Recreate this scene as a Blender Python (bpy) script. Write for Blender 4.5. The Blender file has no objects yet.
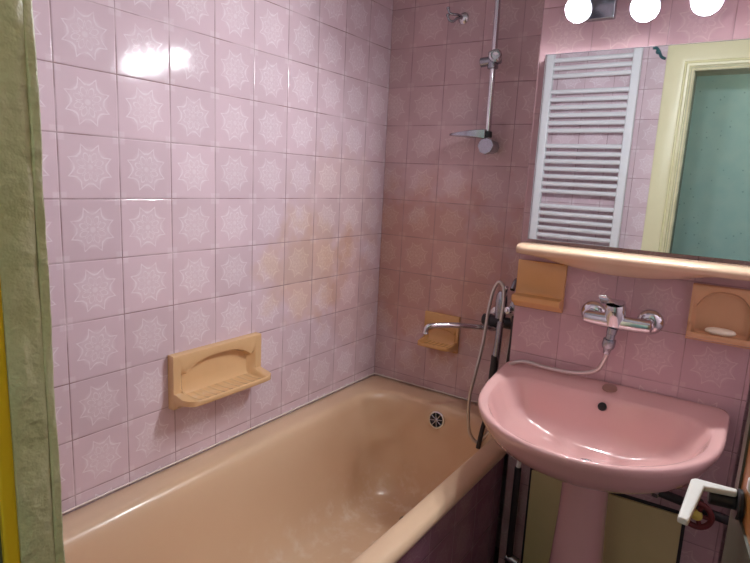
import bpy, bmesh, math, random
from mathutils import Vector, Matrix, noise
random.seed(4)
PI = math.pi
C = bpy.context.scene.collection
H = 1.37          # height of the tile joint at eye level
T = 0.15          # tile pitch

# ------------------------------------------------------------------ materials
class NT:
    def __init__(s, name):
        s.m = bpy.data.materials.new(name); s.m.use_nodes = True
        s.t = s.m.node_tree; s.b = s.t.nodes['Principled BSDF']
    def n(s, ty, **k):
        o = s.t.nodes.new(ty)
        for a, v in k.items(): setattr(o, a, v)
        return o
    def set(s, sock, v):
        if isinstance(v, bpy.types.NodeSocket): s.t.links.new(v, sock)
        elif isinstance(v, (tuple, list)) and len(v) == 3 and sock.type == 'RGBA': sock.default_value = (*v, 1)
        else: sock.default_value = v
    def M(s, op, a, b=0.0, c=0.0):
        o = s.n('ShaderNodeMath', operation=op)
        s.set(o.inputs[0], a); s.set(o.inputs[1], b); s.set(o.inputs[2], c)
        return o.outputs[0]
    def mix(s, f, a, b, blend='MIX'):
        o = s.n('ShaderNodeMix', data_type='RGBA', blend_type=blend)
        s.set(o.inputs[0], f); s.set(o.inputs[6], a); s.set(o.inputs[7], b)
        return o.outputs[2]
    def noise(s, vec, scale, detail=3, rough=.5):
        o = s.n('ShaderNodeTexNoise'); s.set(o.inputs['Scale'], scale)
        s.set(o.inputs['Detail'], detail); s.set(o.inputs['Roughness'], rough)
        if vec is not None: s.set(o.inputs['Vector'], vec)
        return o.outputs['Fac']
    def ramp(s, f, a, b, c=0.0, d=1.0):
        o = s.n('ShaderNodeMapRange', interpolation_type='SMOOTHSTEP')
        s.set(o.inputs[0], f); s.set(o.inputs[1], a); s.set(o.inputs[2], b); s.set(o.inputs[3], c); s.set(o.inputs[4], d)
        return o.outputs[0]
    def bump(s, h, st, dist=.001):
        o = s.n('ShaderNodeBump'); s.set(o.inputs['Strength'], st); s.set(o.inputs['Distance'], dist); s.set(o.inputs['Height'], h)
        s.t.links.new(o.outputs[0], s.b.inputs['Normal'])
    def pos(s):
        return s.n('ShaderNodeNewGeometry').outputs['Position']

def simple(name, col, rough=.5, metal=0.0, coat=0.0, var=0.0, vscale=30, bump=0.0, spec=.5):
    q = NT(name); b = q.b
    b.inputs['Roughness'].default_value = rough; b.inputs['Metallic'].default_value = metal
    b.inputs['Coat Weight'].default_value = coat; b.inputs['Specular IOR Level'].default_value = spec
    b.inputs['Coat Roughness'].default_value = .08
    co = q.n('ShaderNodeTexCoord').outputs['Object']
    nz = q.noise(co, vscale, 4)
    dark = tuple(c * (1 - var) for c in col); lite = tuple(min(1, c * (1 + var)) for c in col)
    q.t.links.new(q.mix(nz, dark, lite), b.inputs['Base Color'])
    if bump: q.bump(nz, bump)
    return q.m

def tile_mat(name, uaxis, u0, strip=None, stain=None, base=(.735, .575, .63), lite=(.88, .79, .83)):
    q = NT(name)
    P = q.pos(); sp = q.n('ShaderNodeSeparateXYZ'); q.set(sp.inputs[0], P)
    U = sp.outputs[uaxis]; Z = sp.outputs[2]
    u = q.M('DIVIDE', q.M('SUBTRACT', U, u0), T)
    if strip:                                        # a narrow cut column after `strip[0]` full tiles
        m = q.M('GREATER_THAN', u, strip[0] + strip[1])
        u = q.M('ADD', u, q.M('MULTIPLY', m, 1 - strip[1]))
    v = q.M('DIVIDE', q.M('SUBTRACT', Z, H), T)
    fu = q.M('SUBTRACT', q.M('FRACT', u), .5); fv = q.M('SUBTRACT', q.M('FRACT', v), .5)
    iu = q.M('FLOOR', u); iv = q.M('FLOOR', v)
    cv = q.n('ShaderNodeCombineXYZ'); q.set(cv.inputs[0], iu); q.set(cv.inputs[1], iv)
    wn = q.n('ShaderNodeTexWhiteNoise'); q.set(wn.inputs['Vector'], cv.outputs[0])
    au = q.M('ABSOLUTE', fu); av = q.M('ABSOLUTE', fv)
    edge = q.M('MAXIMUM', au, av)
    grout = q.ramp(edge, .4895, .4935)
    r = q.M('SQRT', q.M('ADD', q.M('MULTIPLY', fu, fu), q.M('MULTIPLY', fv, fv)))
    th = q.M('ARCTAN2', fv, fu)
    s4 = q.M('ABSOLUTE', q.M('SINE', q.M('MULTIPLY', th, 4)))
    wob = q.noise(P, 90, 2)
    rr = q.M('ADD', r, q.M('MULTIPLY', q.M('SUBTRACT', wob, .5), .03))
    def line(R, w):                                  # soft line along r = R(theta)
        return q.ramp(q.M('ABSOLUTE', q.M('SUBTRACT', rr, R)), w * .35, w, 1.0, 0.0)
    s4b = q.M('ABSOLUTE', q.M('SINE', q.M('ADD', q.M('MULTIPLY', th, 4), PI / 2)))
    star = line(q.M('ADD', .262, q.M('MULTIPLY', q.M('POWER', q.M('SUBTRACT', 1.0, s4b), 1.5), .115)), .026)
    petal = line(q.M('ADD', .10, q.M('MULTIPLY', s4, .13)), .022)
    petal2 = line(q.M('ADD', .085, q.M('MULTIPLY', q.M('SUBTRACT', 1.0, s4), .11)), .02)
    heart = q.ramp(rr, .03, .075, .8, 0.0)
    corner = q.M('MULTIPLY', q.ramp(q.M('MINIMUM', au, av), .38, .41), .4)
    pat = q.M('MAXIMUM', q.M('MAXIMUM', star, petal), q.M('MAXIMUM', q.M('MAXIMUM', petal2, heart), corner))
    inside = q.ramp(r, .28, .34, .22, 0.0)           # the medallion is a touch paler than the field
    pat = q.M('MAXIMUM', q.M('MULTIPLY', pat, q.ramp(q.noise(P, 45, 3), .32, .6, .38, .78)), inside)
    tv = q.M('MULTIPLY', q.M('SUBTRACT', wn.outputs['Value'], .5), .10)
    field = q.mix(q.ramp(q.noise(P, 5, 4), .3, .7), base, tuple(c * .94 for c in base))
    col = q.mix(pat, field, lite)
    hsv = q.n('ShaderNodeHueSaturation'); q.set(hsv.inputs['Value'], q.M('ADD', 1.0, tv)); q.set(hsv.inputs['Color'], col)
    col = hsv.outputs[0]
    if stain:
        for (cu, cz, ru, rz, amt, tint) in stain:    # limescale / rust staining with ragged outline
            du = q.M('DIVIDE', q.M('SUBTRACT', U, cu), ru); dz = q.M('DIVIDE', q.M('SUBTRACT', Z, cz), rz)
            d = q.M('SQRT', q.M('ADD', q.M('MULTIPLY', du, du), q.M('MULTIPLY', dz, dz)))
            d = q.M('ADD', d, q.M('MULTIPLY', q.M('SUBTRACT', q.noise(P, 11, 4), .5), 1.3))
            col = q.mix(q.ramp(d, .45, 1.05, amt, 0.0), col, tint, 'MULTIPLY')
    gcol = q.mix(q.noise(P, 60, 3), (.20, .10, .11), (.42, .27, .27))
    # the grout is darker and wider in places
    col = q.mix(q.M('MULTIPLY', grout, q.ramp(q.noise(P, 8, 3), .3, .65, .3, 1.0)), col, gcol)
    q.t.links.new(col, q.b.inputs['Base Color'])
    q.set(q.b.inputs['Roughness'], q.M('ADD', q.M('MULTIPLY', grout, .5), .085))
    q.b.inputs['Specular IOR Level'].default_value = .36
    # pillow edge, tile-to-tile tilt and a faint ripple of the glaze
    tilt = q.M('ADD', q.M('MULTIPLY', fu, q.M('SUBTRACT', wn.outputs['Value'], .5)),
               q.M('MULTIPLY', fv, q.M('SUBTRACT', q.M('FRACT', q.M('MULTIPLY', wn.outputs['Value'], 17.3)), .5)))
    h = q.M('ADD', q.M('MULTIPLY', q.ramp(edge, .475, .4935), -1.0), q.M('MULTIPLY', tilt, 1.8))
    h = q.M('ADD', h, q.M('MULTIPLY', q.noise(P, 14, 1), .35))
    h = q.M('ADD', h, q.M('MULTIPLY', pat, .05))
    q.bump(h, .55, .0012)
    return q.m

def emit(name, col, st):
    q = NT(name); q.b.inputs['Base Color'].default_value = (*col, 1)
    q.b.inputs['Emission Color'].default_value = (*col, 1); q.b.inputs['Emission Strength'].default_value = st
    return q.m

TAN = (.86, .78, .58)
m_tl = tile_mat('tile_left', 1, 0.0, stain=[(-.46, 1.12, .30, .22, .75, (.93, .83, .62)), (-.30, 1.33, .30, .30, .45, (.97, .90, .76)), (-.2, 1.0, .22, .28, .5, (.90, .72, .60))])
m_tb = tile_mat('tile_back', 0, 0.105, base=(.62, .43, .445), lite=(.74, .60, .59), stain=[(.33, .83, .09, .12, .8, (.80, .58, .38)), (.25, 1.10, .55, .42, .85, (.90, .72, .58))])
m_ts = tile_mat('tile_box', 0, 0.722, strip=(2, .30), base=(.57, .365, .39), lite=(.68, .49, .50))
m_tw = tile_mat('tile_front', 0, 0.0)
m_tr = tile_mat('tile_right', 1, 0.0)
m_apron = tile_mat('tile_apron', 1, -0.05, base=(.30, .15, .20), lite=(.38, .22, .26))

def tub_mat():
    q = NT('peach_enamel'); P = q.pos()
    sp = q.n('ShaderNodeSeparateXYZ'); q.set(sp.inputs[0], P)
    base = q.mix(q.noise(P, 3.5, 1), (.735, .515, .335), (.785, .575, .385))
    # dull limescale film on the floor of the bath, rusty tint towards the drain end
    sc2 = q.M('MULTIPLY', q.ramp(q.noise(P, 22, 3, .6), .45, .8), q.ramp(sp.outputs[2], .18, .36, 1.0, .03))
    rust = q.M('MULTIPLY', q.ramp(q.noise(P, 3.5, 2, .5), .15, .85), q.ramp(sp.outputs[1], -.85, -.12, 0.0, 1.0))
    col = q.mix(q.M('MULTIPLY', rust, .75), base, (.56, .31, .175))
    col = q.mix(q.M('MULTIPLY', sc2, .5), col, (.88, .78, .68))
    q.t.links.new(col, q.b.inputs['Base Color'])
    q.b.inputs['Roughness'].default_value = .3
    q.b.inputs['Coat Weight'].default_value = .25; q.b.inputs['Coat Roughness'].default_value = .12
    return q.m
m_tub = tub_mat()
m_peach = simple('peach_ceramic', (.68, .47, .32), .18, coat=.5, var=.04, vscale=12)
m_ochre = simple('ochre_ceramic', (.66, .36, .135), .2, coat=.4, var=.06, vscale=14)
m_ochre2 = simple('apricot_ceramic', (.74, .48, .25), .2, coat=.4, var=.05, vscale=14)
m_tan = simple('tan_ceramic', (.66, .37, .20), .2, coat=.4, var=.05, vscale=14)
m_pink = simple('rose_porcelain', (.74, .445, .42), .14, coat=.6, var=.03, vscale=5)
m_chrome = simple('chrome', (.72, .74, .77), .13, metal=1, var=.06, vscale=40)
m_dull = simple('dull_chrome', (.40, .43, .48), .25, metal=1, var=.15, vscale=60)
m_hose = NT('metal_hose')
_w = m_hose.n('ShaderNodeTexWave'); _w.inputs['Scale'].default_value = 1
m_hose.b.inputs['Base Color'].default_value = (.62, .58, .55, 1); m_hose.b.inputs['Metallic'].default_value = 1; m_hose.b.inputs['Roughness'].default_value = .28
m_hose.t.nodes.remove(_w)
m_hose.bump(m_hose.noise(m_hose.pos(), 500, 1), .5, .001); m_hose = m_hose.m
m_black = simple('black_plastic', (.02, .02, .024), .3, var=.1)
m_dark = simple('dark_hole', (.006, .005, .005), .6)
m_white = simple('white_enamel', (.80, .82, .85), .3, coat=.2, var=.02)
m_whitep = simple('white_plastic', (.88, .88, .82), .3, var=.02)
m_soap = simple('soap', (.90, .80, .62), .45, var=.05)
m_cream = simple('cream_board', (.70, .61, .30), .5, var=.14, vscale=7)
m_rubber = simple('dark_rubber', (.025, .02, .022), .45, var=.2)
m_cover = simple('brown_cover', (.36, .20, .16), .3, var=.1)
m_red = simple('red_paint', (.14, .015, .015), .4, var=.1)
m_brass = simple('brass', (.75, .62, .12), .35, var=.1)
m_caulk = simple('caulk', (.85, .76, .68), .5, var=.1, vscale=50)
m_stainless = simple('steel_sheet', (.55, .55, .56), .25, metal=1)
m_leaf = simple('orange_brown_wood', (.42, .17, .035), .35, coat=.2, var=.25, vscale=6)
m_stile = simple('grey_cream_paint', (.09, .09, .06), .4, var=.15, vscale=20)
m_ceil = simple('ceiling_paint', (.40, .39, .40), .8, var=.03)
m_floor = tile_mat('floor_tile', 0, .05, base=(.30, .22, .22), lite=(.36, .28, .27))
m_greypipe = simple('grey_pipe', (.32, .30, .31), .4, var=.1)
m_lamp = emit('bulb_glow', (.93, .97, 1.0), 260)
m_hfill = emit('hall_fill_glow', (1.0, .86, .62), 26)  # warm glow of the added hallway fill lamp

def paint_mat():
    q = NT('old_cream_paint'); P = q.pos()
    n1 = q.noise(P, 22, 5, .6); n2 = q.noise(P, 120, 3)
    col = q.mix(q.ramp(n1, .3, .7), (.50, .48, .29), (.60, .58, .39))
    q.t.links.new(col, q.b.inputs['Base Color']); q.b.inputs['Roughness'].default_value = .38
    q.bump(q.M('ADD', n1, q.M('MULTIPLY', n2, .25)), 1.0, .006)
    return q.m
m_paint = paint_mat()
def casing_mat():
    q = NT('yellow_cream_paint'); P = q.pos()
    n1 = q.noise(P, 8, 4)
    q.t.links.new(q.mix(n1, (.78, .74, .46), (.86, .82, .56)), q.b.inputs['Base Color']); q.b.inputs['Roughness'].default_value = .35
    return q.m
m_casing = casing_mat()
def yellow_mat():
    q = NT('yellow_cream_strip'); P = q.pos(); sp = q.n('ShaderNodeSeparateXYZ'); q.set(sp.inputs[0], P)
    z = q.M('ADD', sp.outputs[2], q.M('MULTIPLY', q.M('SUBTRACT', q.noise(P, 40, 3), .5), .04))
    f = q.ramp(z, 1.375, 1.41)  # yellow below a ragged line, cream above it
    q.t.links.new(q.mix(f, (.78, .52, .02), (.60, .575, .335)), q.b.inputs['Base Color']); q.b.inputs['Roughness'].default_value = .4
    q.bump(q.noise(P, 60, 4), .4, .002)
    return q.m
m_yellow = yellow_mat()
def hall_mat():
    q = NT('teal_wallpaper'); P = q.pos()
    v = q.n('ShaderNodeTexVoronoi'); q.set(v.inputs['Vector'], P); v.inputs['Scale'].default_value = 26; v.inputs['Randomness'].default_value = .9
    dot = q.ramp(v.outputs['Distance'], .10, .16, 1.0, 0.0)
    col = q.mix(q.ramp(q.noise(P, 9, 4), .3, .7), (.44, .66, .68), (.50, .70, .70))
    q.t.links.new(q.mix(q.M('MULTIPLY', dot, .55), col, (.14, .26, .30)), q.b.inputs['Base Color']); q.b.inputs['Roughness'].default_value = .7
    return q.m
m_hall = hall_mat()
def mirror_mat():
    q = NT('mirror_glass'); q.b.inputs['Metallic'].default_value = 1; q.b.inputs['Roughness'].default_value = .012
    q.b.inputs['Base Color'].default_value = (.86, .90, .90, 1); return q.m
m_mirror = mirror_mat()

# ------------------------------------------------------------------ geometry helpers (all in metres, world coordinates)
def empty(name, loc, label, cat, group=None):
    o = bpy.data.objects.new(name, None); C.objects.link(o); o.location = loc; o.empty_display_size = .05
    o['label'] = label; o['category'] = cat
    if group: o['group'] = group
    return o
def root_of(o):
    v = Vector(o.location); p = o.parent
    while p: v += Vector(p.location); p = p.parent
    return v
def obj(name, bm, mat, parent=None, smooth=True, base=None, bevel=0, angle=40, sub=0):
    org = root_of(parent) if parent else Vector(base) if base else Vector((0, 0, 0))
    bmesh.ops.translate(bm, verts=bm.verts, vec=-org)
    bmesh.ops.recalc_face_normals(bm, faces=bm.faces)
    me = bpy.data.meshes.new(name); bm.to_mesh(me); bm.free()
    me.materials.append(mat)
    o = bpy.data.objects.new(name, me); C.objects.link(o)
    if parent: o.parent = parent
    else: o.location = org
    if smooth:
        for p in me.polygons: p.use_smooth = True
        try: me.set_sharp_from_angle(angle=math.radians(angle))
        except Exception: pass
    if bevel:
        b = o.modifiers.new('b', 'BEVEL'); b.width = bevel; b.segments = 3; b.limit_method = 'ANGLE'; b.angle_limit = math.radians(35)
    if sub:
        b = o.modifiers.new('s', 'SUBSURF'); b.levels = sub; b.render_levels = sub
    return o
def tag(o, label, cat, group=None):
    o['label'] = label; o['category'] = cat
    if group: o['group'] = group
    return o
def struct(o): o['kind'] = 'structure'; return o
def B(): return bmesh.new()
def box(bm, x0, x1, y0, y1, z0, z1):
    v = [bm.verts.new((x, y, z)) for z in (z0, z1) for y in (y0, y1) for x in (x0, x1)]
    for f in ((0, 1, 3, 2), (4, 6, 7, 5), (0, 4, 5, 1), (1, 5, 7, 3), (3, 7, 6, 2), (2, 6, 4, 0)):
        bm.faces.new([v[i] for i in f])
    return bm
def mkbox(*a): return box(B(), *a)
def prism(bm, pts, d):                              # planar polygon pts (3D) swept by vector d
    d = Vector(d); a = [bm.verts.new(p) for p in pts]; b = [bm.verts.new(Vector(p) + d) for p in pts]
    bm.faces.new(a); bm.faces.new(b[::-1]); n = len(a)
    for i in range(n): bm.faces.new((a[i], a[(i + 1) % n], b[(i + 1) % n], b[i]))
    return bm
def loft(bm, loops, closed=True, cap0=False, cap1=False):
    vs = [[bm.verts.new(p) for p in L] for L in loops]; n = len(vs[0])
    for a, b in zip(vs, vs[1:]):
        for i in range(n if closed else n - 1):
            j = (i + 1) % n; bm.faces.new((a[i], a[j], b[j], b[i]))
    if cap0: bm.faces.new(vs[0])
    if cap1: bm.faces.new(vs[-1])
    return bm
def frame(d):
    d = Vector(d).normalized(); a = Vector((0, 0, 1)) if abs(d.z) < .9 else Vector((1, 0, 0))
    u = d.cross(a).normalized(); return u, d.cross(u).normalized()
def lathe(bm, o, d, prof, n=24):                    # prof: (distance along d, radius)
    o = Vector(o); d = Vector(d).normalized(); u, w = frame(d)
    L = [[o + d * t + (u * math.cos(2 * PI * i / n) + w * math.sin(2 * PI * i / n)) * max(r, 1e-5) for i in range(n)] for t, r in prof]
    return loft(bm, L, True, True, True)
def cyl(bm, a, b, r, r2=None, n=20):
    a = Vector(a); b = Vector(b); L = (b - a).length; e = min(.002, r * .2, L * .2); r2 = r if r2 is None else r2
    return lathe(bm, a, b - a, [(0, r - e), (e, r), (L - e, r2), (L, r2 - e)], n)
def spline(pts, k=8):
    P = [Vector(p) for p in pts]; out = []
    for i in range(len(P) - 1):
        p0 = P[max(i - 1, 0)]; p1 = P[i]; p2 = P[i + 1]; p3 = P[min(i + 2, len(P) - 1)]
        for j in range(k):
            t = j / k
            out.append(.5 * ((2 * p1) + (p2 - p0) * t + (2 * p0 - 5 * p1 + 4 * p2 - p3) * t * t + (3 * p1 - p0 - 3 * p2 + p3) * t ** 3))
    out.append(P[-1]); return out
def tube(bm, pts, r, n=12, rad=None):
    L = []; pu = None
    for i, p in enumerate(pts):
        d = (pts[min(i + 1, len(pts) - 1)] - pts[max(i - 1, 0)]).normalized()
        if pu is None: u, w = frame(d)
        else:
            u = (pu - d * pu.dot(d)).normalized(); w = d.cross(u)
        pu = u; rr = rad(i / (len(pts) - 1)) if rad else r
        L.append([p + (u * math.cos(2 * PI * k / n) + w * math.sin(2 * PI * k / n)) * rr for k in range(n)])
    return loft(bm, L, True, True, True)
def rrect(x0, x1, y0, y1, r, z, n=8, rs=None):
    rs = rs or (r, r, r, r); out = []
    for (cx, cy, a0), r in zip(((x1, y1, 0), (x0, y1, 90), (x0, y0, 180), (x1, y0, 270)), rs):
        sx = -1 if cx == x1 else 1; sy = -1 if cy == y1 else 1
        for k in range(n + 1):
            a = math.radians(a0 + 90 * k / n)
            out.append(Vector((cx + sx * r + math.cos(a) * r, cy + sy * r + math.sin(a) * r, z)))
    return out

# ------------------------------------------------------------------ the room
YF = -1.86                                          # inner face of the wall with the doorway
YO = -2.00
XR = 1.54
ZC = 2.50
BX0, BX1, BY = .722, 1.378, -.284                   # tiled box the basin hangs on
struct(obj('wall_left', mkbox(-.12, 0, YO, .12, 0, ZC), m_tl, smooth=False))
struct(obj('wall_back', mkbox(0, XR, 0, .12, 0, ZC), m_tb, smooth=False))
struct(obj('wall_right', mkbox(XR, XR + .12, YO, .12, 0, ZC), m_tr, smooth=False))
DX0, DX1, DZ = .955, 1.485, 2.065                   # doorway
bm = B(); box(bm, 0, DX0, YO, YF, 0, ZC); box(bm, DX1, XR, YO, YF, 0, ZC); box(bm, DX0, DX1, YO, YF, DZ, ZC)
struct(obj('wall_front', bm, m_tw, smooth=False))
bm = B()                                            # box, notched over the rim of the bath
prism(bm, [(BX0, 0, .588), (BX0, 0, ZC), (BX1, 0, ZC), (BX1, 0, 0), (.752, 0, 0), (.752, 0, .5885)], (0, BY, 0))
struct(obj('wall_partition', bm, m_ts, smooth=False))
struct(obj('floor', mkbox(-.6, 2.6, -3.1, .12, -.06, 0), m_floor, smooth=False))
struct(obj('ceiling', mkbox(-.6, 2.6, -3.1, .12, ZC, ZC + .06), m_ceil, smooth=False))
struct(obj('wall_hallway', mkbox(-.6, 2.6, -3.12, -3.0, 0, ZC), m_hall, smooth=False))
struct(obj('wall_hallway_left', mkbox(-.62, -.5, -3.0, YO, 0, ZC), m_hall, smooth=False))
struct(obj('wall_hallway_right', mkbox(2.5, 2.62, -3.0, YO, 0, ZC), m_hall, smooth=False))
struct(obj('wall_hallway_near', mkbox(XR + .12, 2.5, YO, YO + .1, 0, ZC), m_hall, smooth=False))
bm = B(); box(bm, -.5, -.12, YO, YO + .1, 0, ZC); struct(obj('wall_hallway_corner', bm, m_hall, smooth=False))

# door frame: lining with thick old paint, and the casing on the room side
tf = bpy.data.objects.new('trim_1', None); C.objects.link(tf); tf.location = (DX0, YF, 0); struct(tf)
def rough_strip(x, y0, y1, z0, z1, amp, seed, yj=0.0):
    bm = B(); ny, nz = 10, 260; rows = []
    for i in range(nz + 1):
        z = z0 + (z1 - z0) * i / nz; row = []
        jit = yj * noise.noise(Vector((seed, z * 14, 0)))
        for j in range(ny + 1):
            t = j / ny; y = y0 + (y1 - y0) * t + jit * (1 if 0 < j < ny else .6)
            h = noise.noise(Vector((y * 70 + seed, z * 16, seed))) + .7 * noise.noise(Vector((y * 160, z * 60, seed + 5)))
            rnd = -((abs(t - .5) * 2) ** 6) * .0009
            row.append((x + h * amp + rnd, y, z))
        rows.append([(x - .02, y0, z)] + row + [(x - .02, y1, z)])
    loft(bm, rows, False)
    return bm
bm = rough_strip(.9742, -1.8533, -1.8475, 0, 2.046, .0018, 3.1, .0016)
obj('paint_bead', bm, m_paint, tf)
bm = rough_strip(.9744, -1.8746, -1.8539, 0, 2.046, .0010, 8.3, .0010)
obj('jamb_edge', bm, m_paint, tf)
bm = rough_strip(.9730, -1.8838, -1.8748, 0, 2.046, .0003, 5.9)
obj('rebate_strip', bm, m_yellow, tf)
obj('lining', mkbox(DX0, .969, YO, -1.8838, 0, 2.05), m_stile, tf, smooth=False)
obj('lining', mkbox(DX1 - .012, DX1, YO, -1.848, 0, 2.05), m_paint, tf, smooth=False)
obj('lining', mkbox(DX0, DX1, YO, -1.848, 2.046, DZ), m_paint, tf, smooth=False)
def casing_profile(s):                              # from the opening outwards: (offset, thickness)
    return [(0, 0), (0, .010), (.008, .014), (.016, .010), (.019, .006), (.022, .006), (.024, .018), (.034, .020), (.040, .010), (.045, .010), (.047, .022),
            (.060, .026), (.090, .024), (.118, .022), (.130, .018), (.134, 0)]
cx0, cx1, cz = .9712, DX1 - .012, 2.046
bm = B()
P = casing_profile(0)
path = []
for (o_, t_) in P:
    path.append([(cx0 - o_, YF + t_, 0), (cx0 - o_, YF + t_, cz + o_), (min(cx1 + o_, XR - .001), YF + t_, cz + o_), (min(cx1 + o_, XR - .001), YF + t_, 0)])
loft(bm, path, False)
obj('casing', bm, m_casing, tf, angle=25)

# door leaf, open into the room on the right
hx, hy, ex, ey = 1.472, -1.842, 1.364, -1.135
door = bpy.data.objects.new('door_1', None); C.objects.link(door); door.location = (hx, hy, 0); struct(door)
dv = Vector((ex - hx, ey - hy, 0)); DL = dv.length; du_ = dv.normalized(); dn = Vector((-du_.y, du_.x, 0))   # dn: towards the bath
def dpt(t, n, z): return Vector((hx, hy, 0)) + du_ * t + dn * n + Vector((0, 0, z))
def dbox(bm, t0, t1, n0, n1, z0, z1):
    prism(bm, [dpt(t0, n0, z0), dpt(t1, n0, z0), dpt(t1, n1, z0), dpt(t0, n1, z0)], (0, 0, z1 - z0)); return bm
bm = B()
for a in ((.0, .095), (DL - .022, DL)): dbox(bm, a[0], a[1], -.038, 0, .012, 2.03)
for a in ((.012, .18), (.92, 1.04), (1.93, 2.03)): dbox(bm, .095, DL - .022, -.038, 0, *a)
struct(obj('door_frame', bm, m_stile, door, smooth=False))
bm = B(); dbox(bm, .0955, DL - .0225, -.030, -.003, .1805, .9195); dbox(bm, .0955, DL - .0225, -.030, -.003, 1.0405, 1.9295)
obj('door_panel', bm, m_leaf, door, smooth=False)
tH = DL - .055
hz = 1.072
c0 = dpt(tH, 0, hz)
bm = B(); cyl(bm, c0 - dn * .001 - Vector((0, 0, .014)), c0 + dn * .006 - Vector((0, 0, .014)), .020); obj('handle_rose', bm, m_black, door)
bm = B()
kx, ky = 1.3215, c0.y - .006
ppts = [(c0.x - .006, c0.y + .006), (kx - .004, ky + .008), (kx - .0085, ky + .002), (1.3095, -1.308), (1.3215, -1.310), (1.3300, ky - .010), (c0.x - .006, c0.y - .006)]
prism(bm, [(a, b, hz - .004) for a, b in ppts], (0, 0, .008))
obj('door_handle', bm, m_whitep, door, bevel=.0025)
bm = B(); cyl(bm, (c0.x - .004, c0.y + .002, hz - .014), (kx + .014, ky + .002, hz - .014), .0095); obj('handle_neck', bm, m_black, door)
bm = B(); dbox(bm, DL - .118, DL - .106, .0002, .008, 1.105, 1.122)
obj('latch', bm, m_whitep, door, bevel=.003)

# ------------------------------------------------------------------ bath
tub = empty('bathtub', (.375, -.85, 0), 'peach enamel bathtub built in along the tiled left wall', 'bathtub')
bm = B()
def L(i, z, x0=.10, x1=.680, y0=-1.60, y1=-.12, r=.15, f=1.0):
    return rrect(x0 + i, x1 - i, y0 + i * f, y1 - i * .9, max(r - i * .3, .05), z, 10)
loops = [rrect(.003, .737, -1.70, -.003, .012, .552, 10), rrect(.003, .742, -1.70, -.003, .014, .5545, 10), rrect(.003, .7455, -1.70, -.003, .014, .562, 10), rrect(.003, .744, -1.70, -.003, .016, .572, 10),
         rrect(.005, .739, -1.695, -.004, .02, .581, 10), rrect(.012, .730, -1.688, -.010, .03, .586, 10),
         rrect(.05, .712, -1.65, -.05, .08, .588, 10), L(-.02, .5875), L(-.006, .5855), L(.004, .580), L(.011, .570), L(.017, .552), L(.026, .50),
         L(.033, .42, f=2), L(.041, .34, f=3), L(.051, .27, f=4), L(.065, .22, f=5), L(.083, .19, f=5), L(.105, .175, f=4.4), L(.135, .1685, f=3.8), L(.18, .166, f=3)]
loft(bm, loops, True, False, True)
obj('tub_shell', bm, m_tub, tub, angle=60)
def grate(name, o, d, r, parent):
    bm = B(); lathe(bm, o, d, [(0, r * 1.02), (.003, r), (.0035, r * .84), (.001, r * .80), (.001, 0.0001)], 32)
    f = obj(name, bm, m_chrome, parent)
    o = Vector(o); d = Vector(d).normalized(); u, w = frame(d)
    bm = B(); lathe(bm, o + d * .0012, d, [(0, r * .79), (.0006, r * .79)], 28); obj('dark_opening', bm, m_dark, f)
    bm = B()
    for k in range(8):
        a = 2 * PI * k / 8 + .2; e = u * math.cos(a) + w * math.sin(a)
        cyl(bm, o + d * .003 + e * r * .22, o + d * .003 + e * r * .82, r * .075, n=8)
    lathe(bm, o, d, [(.001, r * .24), (.004, r * .22), (.0055, r * .1)], 16)
    obj('grille', bm, m_dull, f)
    return f
ov = Vector((.400, -.1410, .529)); grate('overflow_grate', ov, (0, -1, .17), .034, tub)
grate('drain', (.385, -.300, .1662), (0, 0, 1), .030, tub)
bm = B(); lathe(bm, (.385, -.300, .168), (0, 0, 1), [(0, .018), (.004, .018), (.005, .010), (.018, .008), (.019, .001)], 20)
obj('drain_plug', bm, m_black, tub)
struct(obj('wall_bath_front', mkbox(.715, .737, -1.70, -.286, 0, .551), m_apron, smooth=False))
bm = B(); tube(bm, [Vector((.004, -1.69, .589)), Vector((.004, -.9, .589)), Vector((.004, -.004, .589))], .0028, 8)
tube(bm, [Vector((.004, -.004, .589)), Vector((.35, -.004, .589)), Vector((.716, -.004, .589))], .0028, 8)
struct(obj('trim_2', bm, m_caulk))
bm = B(); box(bm, .0, XR, YF, YF + .012, 0, .06)
bm.free()

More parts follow.
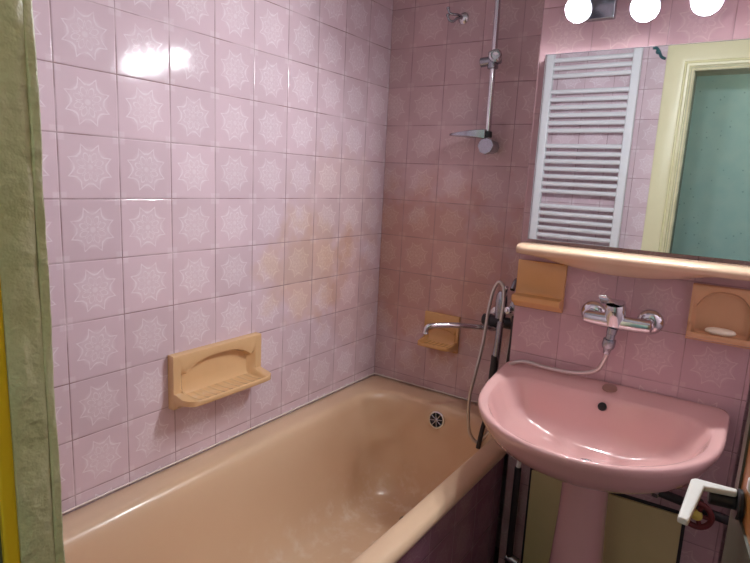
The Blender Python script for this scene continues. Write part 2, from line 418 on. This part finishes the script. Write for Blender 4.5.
# ------------------------------------------------------------------ ceramic soap holders
def soap_dish(name, label, mat, origin, ud, hd, W, Ht, lip, ribs=0, side=.14, arch=.80, zlip=.22, th=.016, lw=None, deep=.002, group=None, nu=72, zb=.03, wide=0):
    o3 = Vector(origin); ud = Vector(ud); hd = Vector(hd)
    root = empty(name, o3, label, 'soap dish', group)
    loops = []
    for i in range(nu + 1):
        u = i / nu
        e = (u - side) / (1 - 2 * side)
        if 0 < e < 1: b = 1 - abs(2 * e - 1) ** 2.6
        else: b = 0
        bo = max(0, 1 - abs(2 * u - 1) ** (10 if wide else 4)) if wide else b
        bs = b ** .5
        za = zlip + .10 + (arch - zlip - .10) * bs
        hl = th + (lip - th) * (bo ** .35 if wide else b ** .5)
        rib = 0.0
        if ribs and 0.02 < e < .98: rib = .0035 * (.5 - .5 * math.cos(2 * PI * ribs * e)) * b ** .4
        ht = th + (deep - th) * min(1, b * 3)         # depth of the recess floor
        tray = zlip - .035
        k = min(1, b * 3)
        def mx(a, c): return a + (c - a) * k
        kw = bo if wide else k
        def mw(a, c): return a + (c - a) * min(1, kw * 3)
        prof = [(0, 1), (th - .004, 1), (th - .001, .99), (th, .975), (th, mx(.93, za + .02)), (mx(th, th - .001), mx(.9, za)),
                (mx(th, th - .006), mx(.8, za - .012)), (ht, mx(.72, za - .04)), (ht, mx(.6, tray + .25 * (za - tray) + .08)), (mx(th, deep + .002), mx(.5, tray + .06)),
                (mx(th, deep + .008), mx(.4, tray + .018 )), (mx(th, deep + (hl - deep) * .45), mx(.36, tray + rib / Ht)), (mx(th, hl * .72), mx(.32, tray + .012 + rib / Ht)),
                (mx(th, hl * .88), mx(.30, zlip - .005 + rib / Ht * .6)), (mx(hl, hl - .004), mx(zlip + .03, zlip + .028)), (hl, zlip + .012), (hl + .001 * mx(0, 1), zlip - .03), (hl - .002 * mx(0, 1), mw(zlip - .05, zlip - .07)),
                (mw(th, th + (hl - th) * .65), mw(.14, zlip - .10)), (mw(th, th + (hl - th) * .2), mw(.10, zb + .05)), (th, zb), (th - .003, .004), (0, 0)]
        loops.append([o3 + ud * (u * W) + hd * h + Vector((0, 0, z * Ht)) for h, z in prof])
    bm = B(); loft(bm, loops, True, True, True)
    o = obj('dish', bm, mat, root, angle=38)
    return root
soap_dish('soap_dish', 'wide apricot ceramic soap dish with ribbed tray on left wall above bath', m_ochre2,
          (.0005, -1.072, .765), (0, 1, 0), (1, 0, 0), .342, .162, .100, ribs=10, side=.07, arch=.84, zlip=.22, th=.026, deep=.003, nu=150, wide=1)
soap_dish('soap_dish', 'small mustard ceramic soap dish with ribbed tray low on back wall above bath', m_ochre,
          (.247, -.0005, .770), (1, 0, 0), (0, -1, 0), .156, .152, .085, ribs=7, side=.06, arch=.60, zlip=.22, th=.012, nu=84, wide=1)
# left holder under the mirror: flat plate, shallow hollow and a straight projecting ledge
def plate_holder(origin, W, Ht):
    o3 = Vector(origin)
    root = empty('ledge_holder', o3, 'ochre ceramic tile holder with straight ledge below left end of mirror shelf', 'wall holder')
    loops = []; nu = 40
    for i in range(nu + 1):
        u = i / nu; g = max(0, 1 - abs(2 * u - 1) ** 2 * 1.25)
        g2 = 1 if .04 < u < .96 else .0
        d = .007 * g; x = (u - .5) * W
        led = .052 if 0 < i < nu else .048
        prof = [(0, 1), (.011, 1), (.013, .98), (.013, .75), (.013 - d * .25, .60), (.013 - d * .7, .48), (.013 - d, .38), (.013 - d * .8, .32), (.014, .285), (.03, .28), (led - .004, .27), (led, .24), (led, .17), (led - .006, .13), (.022, .05), (.016, .012), (.012, 0), (0, 0)]
        loops.append([o3 + Vector((x, -h, z * Ht)) for h, z in prof])
    bm = B(); loft(bm, loops, True, True, True)
    obj('plate', bm, m_ochre, root, angle=35, bevel=.0015)
plate_holder((.801, BY - .0005, H - .297), .152, .150)
# right holder: open-fronted scoop with rounded lip
soap_dish('soap_dish', 'square tan ceramic soap dish below right end of mirror shelf, holding a bar of soap', m_tan,
          (1.216, BY - .0005, H - .306), (1, 0, 0), (0, -1, 0), .156, .153, .066, ribs=0, side=.04, arch=.92, zlip=.17, th=.020, deep=.003, nu=70, wide=1)
bm = B()
for_l = []
ctr = Vector((1.295, -.320, H - .2685))
for k in range(9):
    a = -PI / 2 + PI * k / 8; rs = math.cos(a) ** .6 if 0 < k < 8 else .02
    for_l.append([ctr + Vector(((.036 * rs) * math.copysign(abs(math.cos(t)) ** .8, math.cos(t)), .019 * rs * math.copysign(abs(math.sin(t)) ** .8, math.sin(t)), .009 * math.sin(a))) for t in [2 * PI * j / 28 for j in range(28)]])
loft(bm, for_l, True, True, True)
tag(obj('soap_bar', bm, m_soap, base=ctr - Vector((0, 0, .009))), 'pale cream oval bar of soap lying in the right tan dish', 'soap')

# ------------------------------------------------------------------ mirror and shelf
mr = empty('mirror', (1.05, BY, 1.292), 'rectangular frameless wall mirror above the basin reflecting the doorway', 'mirror')
obj('glass', mkbox(.7545, 1.350, -.3100, -.3045, 1.2925, 1.8325), m_mirror, mr, smooth=False)
obj('backing', mkbox(.752, 1.352, -.3042, BY - .0005, 1.2915, 1.8345), m_stile, mr, smooth=False)
bm = B(); box(bm, .7520, .7543, -.3112, -.3043, 1.2915, 1.8345); box(bm, .7545, 1.352, -.3112, -.3043, 1.8327, 1.8345); obj('edge_strip', bm, m_chrome, mr, smooth=False)
sh = empty('mirror_shelf', (1.045, BY, 1.215), 'long peach ceramic shelf with rounded front under the mirror', 'shelf')
loops = []; NS = 60; sx0, sx1 = .743, 1.362
for i in range(NS + 1):
    u = i / NS; x = sx0 + (sx1 - sx0) * u; g = math.sin(PI * min(1, max(0, (u - .06) / .80))) ** .8 if .06 < u < .86 else 0
    zt = 1.2805; e = min(u, 1 - u); rn = .014 * (1 - min(1, e / .05)) ** 2      # rounded front corners
    yf = -.394 + rn
    zb = 1.244 - .035 * g
    prof = [(BY - .0005, zt), (-.340, zt), (yf + .018, zt - .001), (yf + .006, zt - .005), (yf + .001, zt - .011), (yf, zt - .017), (yf + .003, zt - .024), (yf + .010, zt - .029), (yf + .03, zt - .032 - .012 * g), (-.33, zb + .006), (-.30, zb + .001), (BY - .0005, zb)]
    loops.append([(x, y, z) for y, z in prof])
bm = B(); loft(bm, loops, True, True, True); obj('shelf_board', bm, m_peach, sh, angle=50)

# ------------------------------------------------------------------ lamp bar above the mirror
lf = empty('vanity_light', (.98, BY, 1.92), 'chrome wall light with three glowing bulbs above the mirror', 'lamp')
obj('wall_plate', mkbox(.852, .930, -.306, BY - .0005, 1.918, 2.04), m_dull, lf, bevel=.004)
bm = B(); cyl(bm, (.89, -.306, 1.985), (.89, -.362, 1.985), .012); obj('arm', bm, m_dull, lf)
bm = B(); box(bm, .80, 1.24, -.378, -.362, 1.975, 1.995); obj('bar', bm, m_dull, lf, bevel=.003)
ld = Vector((0, -.86, -.51)).normalized()
for (x, z) in ((.859, 1.926), (1.025, 1.911), (1.161, 1.911)):
    c = Vector((x, -.396, z))
    bm = B(); cyl(bm, (x, -.370, 1.978), c - ld * .040 + Vector((0, 0, .004)), .008)
    s = obj('lamp_socket', bm, m_dull, lf)
    bm = B(); prof = [(-.044, .010), (-.036, .020), (-.024, .029), (-.010, .034), (.004, .036), (.005, .0345), (-.010, .0325), (-.024, .0275), (-.034, .018), (-.040, .002)]
    u_, w_ = frame(ld); loft(bm, [[c + ld * t + (u_ * math.cos(2 * PI * k / 28) + w_ * math.sin(2 * PI * k / 28)) * r for k in range(28)] for t, r in prof], True, True, True)
    s = obj('lamp_shade', bm, m_dull, lf)
    bm = B(); bmesh.ops.create_uvsphere(bm, u_segments=20, v_segments=12, radius=.024, matrix=Matrix.Translation(c))
    obj('bulb', bm, m_lamp, s)

# ------------------------------------------------------------------ basin
bs = empty('washbasin', (1.037, BY, .72), 'rose pink porcelain washbasin with raised back ledge on pedestal', 'washbasin')
cx, cyy, A_, B_ = 1.0315, -.425, .3175, .357
N = 72
def dloop(a, b, yr, z, rc=.03, cyo=0, zr=None, zw=.06, cxo=0, p=2.0):
    # D shape: half ellipse in front (towards -y), straight sides back to yr; same count of vertices everywhere
    out = []; c0y = cyy + cyo
    for k in range(N // 2 + 1):                      # front arc from right (+x) round to left
        t = PI * k / (N // 2); c, s = math.cos(t), math.sin(t)
        out.append([cx + cxo + a * math.copysign(abs(c) ** (2 / p), c), c0y - b * abs(s) ** (2 / p)])
    M = N // 2
    rc = min(rc, abs(yr - c0y) * .95, a * .9)
    path = []                                        # from left side back along the rear to right side
    seg = [(cx + cxo - a, c0y), (cx + cxo - a, yr - rc)]
    for k in range(1, 6): path.append((seg[0][0], c0y + (yr - rc - c0y) * k / 5))
    for k in range(1, 6):
        t = PI / 2 * k / 5; path.append((cx + cxo - a + rc - rc * math.cos(t), yr - rc + rc * math.sin(t)))
    nb = M - 1 - 20 + 1
    for k in range(1, nb + 1): path.append((cx + cxo - a + rc + (2 * a - 2 * rc) * k / (nb + 1), yr))
    for k in range(0, 5):
        t = PI / 2 * (1 - k / 5); path.append((cx + cxo + a - rc + rc * math.cos(t), yr - rc + rc * math.sin(t)))
    for k in range(0, 5): path.append((cx + cxo + a, yr - rc + (c0y - (yr - rc)) * k / 5))
    out += [list(q) for q in path]
    res = []
    for x, y in out:
        zz = z
        if zr is not None:
            f = min(1, max(0, (y + .50) / .216)); f = f ** 1.15; zz = z + (zr - z) * f
        res.append((x, y, zz))
    return res
YR = BY - .0015
R0 = .850
loops = [dloop(.090, .095, -.30, .706, .03, .02), dloop(.135, .136, -.292, .710, .03, .015), dloop(.200, .200, YR, .721, .03, .005), dloop(.248, .260, YR, .738, .03, 0), dloop(.284, .306, YR, .766, .03), dloop(.302, .335, YR, .798, .03), dloop(A_ - .004, B_ - .008, YR, .824, .03),
         dloop(A_, B_, YR, .836, .03, zr=.868), dloop(A_ - .0005, B_ - .0005, YR, R0 - .006, .03, zr=.880), dloop(A_ - .004, B_ - .004, YR, R0 - .001, .03, zr=.886), dloop(A_ - .009, B_ - .008, YR - .004, R0 + .0005, .03, zr=.888),
         dloop(A_ - .018, B_ - .013, YR - .020, R0 - .001, .04, zr=.886), dloop(A_ - .030, B_ - .017, -.346, R0 - .002, .07, -.005, zr=.875), dloop(A_ - .034, B_ - .020, -.352, R0 - .006, .10, -.006, zr=.871),
         dloop(A_ - .038, B_ - .026, -.356, R0 - .018, .11, -.008, zr=.856), dloop(A_ - .052, B_ - .040, -.366, R0 - .040, .11, -.01, zr=.826), dloop(A_ - .066, B_ - .058, -.373, R0 - .070, .10, -.012), dloop(A_ - .090, B_ - .102, -.384, R0 - .098, .08, -.012),
         dloop(A_ - .155, B_ - .180, -.400, R0 - .122, .05, -.02), dloop(A_ - .22, B_ - .245, -.42, R0 - .136, .02, -.04), dloop(A_ - .28, B_ - .32, -.45, R0 - .140, .01, -.045)]
bm = B(); loft(bm, loops, True, True, True); obj('bowl', bm, m_pink, bs, angle=75)
bm = B(); lathe(bm, (1.040, -.3655, .836), (0, -1, .3), [(0, .0125), (.006, .0120), (.0065, .0105), (.0062, .0001)], 24); obj('overflow_hole', bm, m_dark, bs)
bm = B(); lathe(bm, (1.045, -.318, .8795), (0, -.3, 1), [(0, .021), (.003, .020), (.0045, .016), (.005, .001)], 28); obj('tap_hole_cover', bm, m_cover, bs)
bm = B(); lathe(bm, (1.037, -.480, R0 - .1405), (0, 0, 1), [(0, .019), (.002, .018), (.0025, .012), (.001, .011), (.001, .0001)], 24); obj('basin_drain', bm, m_chrome, bs)
# pedestal
pd = []
for z, a, b, yb in ((0, .110, .115, -.375), (.02, .112, .118, -.373), (.04, .104, .108, -.377), (.12, .092, .097, -.383), (.25, .080, .088, -.388), (.40, .070, .080, -.392), (.52, .064, .075, -.395), (.62, .062, .075, -.396), (.67, .067, .080, -.393), (.7055, .078, .088, -.39)):
    row = []
    for k in range(40):
        t = 2 * PI * k / 40; c, s = math.cos(t), math.sin(t)
        x = 1.037 + a * math.copysign(abs(c) ** .8, c); y = -.44 + (b if s < 0 else (-.44 - yb) * -1) * math.copysign(abs(s) ** .8, s)
        row.append((x, y, z))
    pd.append(row)
bm = B(); loft(bm, pd, True, True, True)
tag(obj('pedestal', bm, m_pink, base=(1.037, -.44, 0)), 'rose pink porcelain pedestal column standing under the washbasin', 'pedestal')

# ------------------------------------------------------------------ wall tap above the basin
tap = empty('wall_mixer_tap', (1.043, BY, 1.08), 'chrome single lever mixer tap on the tiled wall between basin and mirror', 'tap')
for x in (.967, 1.123):
    bm = B(); lathe(bm, (x, BY - .0005, 1.090), (0, -1, 0), [(0, .036), (.003, .0365), (.008, .034), (.017, .022), (.018, .015), (.019, .015)], 32); obj('wall_flange', bm, m_chrome, tap)
    bm = B(); lathe(bm, (x, BY - .017, 1.090), (0, -1, -.12), [(0, .013), (.02, .013), (.022, .0165), (.036, .0165), (.040, .013)], 24); obj('union_nut', bm, m_chrome, tap)
bm = B(); pts = [Vector((.955, -.343, 1.088)), Vector((.99, -.344, 1.087)), Vector((1.043, -.345, 1.086)), Vector((1.10, -.344, 1.086)), Vector((1.136, -.343, 1.087))]
tube(bm, spline(pts, 6), .0165, 20, rad=lambda t: .0155 + .006 * math.sin(PI * t) ** .5 if 0 < t < 1 else .012); obj('tap_body', bm, m_chrome, tap)
bm = B(); lathe(bm, (1.041, -.344, 1.080), (-.05, -.22, 1), [(0, .026), (.03, .0275), (.052, .028), (.060, .025)], 28); obj('cartridge_dome', bm, m_chrome, tap)
bm = B(); v = []
for (y, w, z0, z1) in ((-.325, .022, 1.134, 1.146), (-.350, .027, 1.136, 1.152), (-.378, .026, 1.139, 1.156), (-.405, .019, 1.150, 1.161), (-.440, .012, 1.168, 1.174)):
    v.append([(1.036 - w + (y + .34) * .18, y, z0), (1.036 + w + (y + .34) * .18, y, z0), (1.036 + w * .85 + (y + .34) * .18, y, z1), (1.036 - w * .85 + (y + .34) * .18, y, z1)])
loft(bm, v, True, True, True); obj('lever', bm, m_chrome, tap, bevel=.003)
bm = B(); lathe(bm, (1.039, -.3775, 1.121), (0, -1, 0), [(0, .0045), (.0035, .0045)], 12); obj('indicator_dot', bm, m_black, tap)
bm = B(); lathe(bm, (1.037, -.346, 1.068), (-.12, .05, -1), [(0, .015), (.018, .014), (.019, .0125), (.034, .0125), (.036, .0175), (.054, .0185), (.062, .016), (.067, .011), (.080, .009)], 24)
obj('hose_outlet', bm, m_dull, tap)

# hose from that tap, behind the basin rim, hanging in a loop over the bath and up to the hand shower
hp = [(1.0285, -.341, .993), (1.026, -.339, .975), (1.012, -.332, .938), (.983, -.325, .916), (.926, -.316, .900), (.850, -.312, .897), (.785, -.312, .900), (.742, -.312, .884), (.708, -.290, .845), (.692, -.25, .78),
      (.684, -.22, .70), (.676, -.20, .63), (.650, -.19, .585), (.618, -.19, .540), (.597, -.19, .515), (.566, -.20, .555), (.556, -.20, .674), (.566, -.19, .771), (.577, -.17, .887), (.580, -.15, 1.016), (.589, -.14, 1.085), (.606, -.14, 1.112), (.624, -.14, 1.095), (.631, -.145, 1.040), (.630, -.15, .985), (.629, -.15, .972)]
bm = B(); tube(bm, spline(hp, 8), .0062, 12)
tag(obj('shower_hose', bm, m_hose, base=(1.026, -.34, .98)), 'long chrome hose from basin tap looping over the bath edge', 'hose')
# bath mixer on the back wall by the box
bmx = empty('bath_mixer_tap', (.60, 0, .94), 'dull chrome bath mixer with long swivel spout on the back wall', 'tap')
for x in (.555, .655):
    bm = B(); lathe(bm, (x, -.0005, .960), (0, -1, 0), [(0, .030), (.004, .030), (.012, .018), (.012, .013), (.06, .013)], 24); obj('wall_flange', bm, m_chrome, bmx)
bm = B(); cyl(bm, (.535, -.085, .955), (.690, -.085, .955), .021); obj('tap_body', bm, m_black, bmx)
bm = B(); lathe(bm, (.600, -.085, .97), (0, 0, 1), [(0, .020), (.05, .022), (.085, .020), (.10, .012)], 24); obj('cartridge_dome', bm, m_dull, bmx)
bm = B(); cyl(bm, (.612, -.10, 1.055), (.640, -.15, 1.100), .009, .007); obj('lever', bm, m_chrome, bmx)
sp_ = spline([(.588, -.085, .932), (.585, -.098, .931), (.545, -.145, .937), (.485, -.215, .945), (.428, -.272, .943), (.411, -.286, .938), (.406, -.290, .925), (.406, -.291, .912)], 6)
bm = B(); tube(bm, sp_, .0095, 16, rad=lambda t: .0115 - .0025 * t if t < .93 else .0105); obj('spout', bm, m_chrome, bmx)
# hand shower hanging by the corner
hs = empty('hand_shower', (.63, -.15, .76), 'slim grey and black hand shower hanging between bath hose and basin', 'shower head')
bm = B(); tube(bm, spline([(.629, -.15, .973), (.627, -.15, .94), (.624, -.15, .86), (.621, -.15, .80)], 5), .0125, 18, rad=lambda t: .0115 + .003 * t); obj('handle', bm, m_dull, hs)
bm = B(); tube(bm, spline([(.621, -.151, .845), (.620, -.152, .80), (.618, -.153, .755)], 5), .0145, 18); obj('black_grip', bm, m_black, hs)
bm = B(); lathe(bm, (.618, -.153, .755), (-.1, -.5, -1), [(0, .013), (.01, .017), (.022, .020), (.026, .016)], 24); obj('spray_head', bm, m_chrome, hs)
bk = empty('shower_bracket', (.66, 0, 1.02), 'small chrome shower bracket on the back wall beside the tiled box', 'bracket')
bm = B(); lathe(bm, (.672, -.0005, 1.035), (0, -1, 0), [(0, .026), (.004, .026), (.010, .016), (.11, .012), (.112, .019), (.14, .019), (.142, .012)], 24); obj('arm', bm, m_dull, bk)
bm = B(); lathe(bm, (.653, -.145, 1.018), (-.2, -1, .1), [(0, .013), (.012, .012), (.014, .006), (.018, .005)], 20); obj('end_knob', bm, m_chrome, bk)
bm = B(); tube(bm, spline([(.653, -.13, 1.09), (.655, -.10, 1.120), (.665, -.07, 1.10), (.672, -.055, 1.06), (.672, -.05, 1.035)], 6), .009, 14); obj('hook', bm, m_dull, bk)
hp = [(.655, -.12, 1.00), (.662, -.11, .95), (.655, -.11, .86), (.645, -.10, .75), (.632, -.10, .66), (.640, -.12, .60), (.668, -.13, .64), (.686, -.13, .74), (.690, -.10, .86), (.690, -.075, .92), (.688, -.082, .94)]
bm = B(); tube(bm, spline(hp, 8), .0068, 12)
tag(obj('shower_hose', bm, m_hose, base=(.655, -.12, .6)), 'shorter grey metal hose in the corner behind the hand shower', 'hose')
bm = B(); tube(bm, spline([(.672, -.14, 1.00), (.676, -.15, .90), (.668, -.16, .78), (.645, -.175, .68), (.618, -.19, .60), (.606, -.20, .50)], 8), .0085, 12)
tag(obj('drain_pipe', bm, m_rubber, base=(.628, -.205, .49)), 'dark rubber pipe behind the looping hose, dipping into the bath', 'pipe')

# ------------------------------------------------------------------ shower rail, hook
rl = empty('shower_rail', (.476, 0, 1.58), 'tall chrome shower rail with slider and soap tray on the back wall', 'shower rail')
bm = B(); cyl(bm, (.481, -.060, 1.60), (.476, -.060, 2.30), .0105, n=24); obj('rail_tube', bm, m_chrome, rl)
bm = B(); cyl(bm, (.482, -.0005, 1.588), (.482, -.078, 1.588), .024, .031, 8); obj('lower_bracket', bm, m_dull, rl, bevel=.004)
bm = B(); cyl(bm, (.476, -.0005, 2.31), (.476, -.075, 2.31), .020, .026, 10); obj('upper_bracket', bm, m_dull, rl, bevel=.004)
bm = B(); cyl(bm, (.4795, -.060, 1.618), (.4795, -.060, 1.640), .016); obj('tray_collar', bm, m_black, rl)
bm = B(); v = []
for x, w, z0, z1 in ((.480, .020, 1.612, 1.646), (.455, .030, 1.616, 1.644), (.42, .040, 1.619, 1.640), (.38, .042, 1.621, 1.634), (.352, .032, 1.623, 1.631), (.334, .014, 1.624, 1.629)):
    v.append([(x, -.065 - w, z0), (x, -.065 + w, z0), (x, -.065 + w, z1), (x, -.065 - w, z1)])
loft(bm, v, True, True, True); obj('soap_tray', bm, m_dull, rl, bevel=.002)
bm = B(); cyl(bm, (.432, -.062, 1.880), (.505, -.060, 1.886), .017, .015); obj('slider', bm, m_dull, rl)
bm = B(); lathe(bm, (.488, -.060, 1.886), (.35, -1, .15), [(0, .014), (.02, .018), (.03, .022), (.046, .022), (.049, .016), (.042, .012), (.040, .001)], 22); obj('slider_knob', bm, m_chrome, rl)
bm = B(); cyl(bm, (.478, -.060, 1.856), (.478, -.060, 1.914), .019); obj('slider_sleeve', bm, m_dull, rl)
hk = empty('wall_hook', (.320, 0, 2.045), 'small chrome double hook on round rose high on back wall', 'hook')
bm = B(); lathe(bm, (.320, -.0005, 2.056), (0, -1, 0), [(0, .021), (.003, .021), (.009, .015), (.013, .008), (.014, .0001)], 28); obj('rose', bm, m_chrome, hk)
for zz in (2.070, 2.046):
    bm = B(); tube(bm, spline([(.320, -.010, 2.056), (.310, -.03, (2.056 + zz) / 2), (.298, -.042, zz - .008), (.286, -.05, zz - .004), (.281, -.055, zz + .010)], 6), .0045, 12)
    lathe(bm, (.281, -.055, zz + .010), (0, -.1, 1), [(-.004, .003), (0, .0065), (.005, .0065), (.008, .002)], 14)
    obj('prong', bm, m_dull, hk)
# hook by the door frame (seen in the mirror)
hk = empty('coat_hook', (.800, YF, 2.12), 'dark teal metal coat hook on tiles beside the door frame, seen in the mirror', 'hook')
m_teal = simple('teal_metal', (.03, .12, .14), .4, var=.1)
bm = B(); cyl(bm, (.795, YF + .0005, 2.150), (.795, YF + .006, 2.150), .012); obj('rose', bm, m_teal, hk)
bm = B(); tube(bm, spline([(.775, YF + .040, 2.161), (.790, YF + .032, 2.162), (.800, YF + .018, 2.150), (.808, YF + .020, 2.135), (.818, YF + .036, 2.118), (.836, YF + .05, 2.105)], 6), .007, 12)
obj('prong', bm, m_teal, hk)
bm = B(); cyl(bm, (.795, YF + .005, 2.150), (.799, YF + .02, 2.150), .007); obj('stem', bm, m_teal, hk)

# ------------------------------------------------------------------ towel radiator on the doorway wall, seen in the mirror
rd = empty('towel_radiator', (.49, YF, .95), 'white ladder towel radiator on wall beside doorway, seen in the mirror', 'radiator')
for x in (.272, .713):
    bm = B(); box(bm, x - .0215, x + .0215, YF + .045, YF + .077, .96, 2.175); obj('side_rail', bm, m_white, rd, bevel=.007)
    for z in (1.10, 2.05):
        bm = B(); cyl(bm, (x, YF + .0005, z), (x, YF + .046, z), .010); obj('wall_bracket', bm, m_white, rd)
for k in range(28):
    if k in (3, 10, 18, 26): continue
    z = 2.130 - .0411 * k
    bm = B(); cyl(bm, (.292, YF + .063, z), (.693, YF + .063, z), .0118, n=16)
    obj('rung', bm, m_white, rd)

# ------------------------------------------------------------------ under the basin
ap = empty('access_panel', (1.06, BY, .04), 'cream painted access panel on tiled wall behind the pedestal', 'panel')
bm = B(); prism(bm, [(.842, BY - .006, .045), (1.283, BY - .006, .045), (1.278, BY - .006, .548), (.838, BY - .006, .535)], (0, -.008, 0)); obj('board', bm, m_cream, ap, bevel=.0015)
bm = B(); prism(bm, [(.832, BY - .0005, .04), (1.291, BY - .0005, .04), (1.287, BY - .0005, .556), (.830, BY - .0005, .543)], (0, -.005, 0)); obj('dark_gap', bm, m_rubber, ap)  # dark sheet standing in for the shaded gap around the board
vp = empty('water_valve', (1.30, -.36, .55), 'red handwheel water valve with yellow hub below the basin', 'valve')
bm = B()
ring = [Vector((1.312 + .036 * math.cos(2 * PI * k / 28), -.365 , .602 + .036 * math.sin(2 * PI * k / 28))) for k in range(28)]
R_, r_ = .034, .008
L_ = [[Vector((1.312 + (R_ + r_ * math.cos(2 * PI * j / 10)) * math.cos(a), -.365 + r_ * math.sin(2 * PI * j / 10), .602 + (R_ + r_ * math.cos(2 * PI * j / 10)) * math.sin(a))) for j in range(10)] for a in [2 * PI * k / 28 for k in range(29)]]
loft(bm, L_); bmesh.ops.remove_doubles(bm, verts=bm.verts, dist=1e-5)
for k in range(5):
    a = 2 * PI * k / 5; cyl(bm, (1.312, -.365, .602), (1.312 + .033 * math.cos(a), -.365, .602 + .033 * math.sin(a)), .006, n=8)
obj('handwheel', bm, m_red, vp)
bm = B(); lathe(bm, (1.312, -.362, .602), (0, -1, 0), [(0, .014), (.010, .014), (.013, .009), (.016, .001)], 16); obj('hub', bm, m_brass, vp)
bm = B(); cyl(bm, (1.312, BY - .0005, .602), (1.312, -.362, .602), .011); obj('spindle', bm, m_rubber, vp)
pp = empty('water_pipe', (1.2, -.32, .60), 'dark water pipe with chrome nuts running below right side of basin', 'pipe')
bm = B(); tube(bm, spline([(1.10, -.318, .620), (1.16, -.318, .613), (1.24, -.318, .606), (1.30, -.318, .600), (1.36, -.318, .592), (1.42, -.30, .585), (1.44, -.20, .58), (1.44, -.10, .58), (1.44, -.001, .58)], 6), .013, 14); obj('pipe_run', bm, m_rubber, pp)
for x, z in ((1.165, .6125), (1.195, .610)):
    bm = B(); cyl(bm, (x, -.318, z), (x + .018, -.318, z - .002), .018, n=6); obj('pipe_nut', bm, m_dull, pp)
ds = empty('drain_riser', (.801, -.325, 0), 'thin dark riser pipe with white connector between bath and access panel', 'pipe')
bm = B(); cyl(bm, (.801, -.325, .0), (.801, -.325, .545), .011); obj('riser', bm, m_rubber, ds)
bm = B(); cyl(bm, (.801, -.325, .545), (.806, -.322, .625), .0075); obj('white_connector', bm, m_whitep, ds)
bm = B(); cyl(bm, (.790, -.322, .215), (.832, -.322, .205), .016, n=10); obj('floor_fitting', bm, m_dull, ds)
bm = B(); tube(bm, spline([(1.395, -.001, .895), (1.397, -.05, .905), (1.401, -.15, .895), (1.412, -.22, .865), (1.417, -.24, .81), (1.419, -.245, .70), (1.420, -.245, .0)], 8), .0075, 12)
tag(obj('supply_pipe', bm, m_greypipe, base=(1.42, -.245, 0)), 'bent grey pipe dropping in recess between tiled box and open door', 'pipe')

# unseen ceiling lamp added in the hall to light the jamb and give fill
hl = empty('hall_fill_lamp', (1.9, -2.55, 2.5), 'added unseen warm fill lamp on the hallway ceiling behind the camera', 'lamp')
bm = B(); lathe(bm, (1.9, -2.55, 2.5), (0, 0, -1), [(.0005, .11), (.02, .11), (.022, .10)], 28); obj('rose', bm, m_white, hl)
bm = B(); lathe(bm, (1.9, -2.55, 2.478), (0, 0, -1), [(0, .09), (.03, .09), (.06, .07), (.075, .03), (.078, .001)], 28); obj('shade', bm, m_hfill, hl)

# ------------------------------------------------------------------ world, camera, colour management
w = bpy.data.worlds.new('World'); bpy.context.scene.world = w; w.use_nodes = True
w.node_tree.nodes['Background'].inputs[0].default_value = (.5, .55, .6, 1); w.node_tree.nodes['Background'].inputs[1].default_value = .05
cam = bpy.data.cameras.new('camera'); co = bpy.data.objects.new('camera', cam); C.objects.link(co)
X = Vector((0.823454, 0.565208, 0.049635)); Yv = Vector((-0.142384, 0.12117, 0.982367)); Zv = Vector((0.549227, -0.816001, 0.180254))
m4 = Matrix.Identity(4)
for i, a in enumerate((X, Yv, Zv)):
    for j in range(3): m4[j][i] = a[j]
m4.translation = Vector((1.340955, -2.022614, 0.082874 + H))
co.matrix_world = m4
cam.sensor_width = 36; cam.lens = 36 * 562.578 / 750; cam.clip_start = .01
sc = bpy.context.scene; sc.camera = co
sc.view_settings.view_transform = 'Standard'; sc.view_settings.look = 'None'; sc.view_settings.gamma = 1; sc.view_settings.exposure = 1.38
sc.view_settings.use_curve_mapping = False
try:
    sc.cycles.use_denoising = True; sc.cycles.max_bounces = 8; sc.cycles.sample_clamp_indirect = 6
except Exception: pass
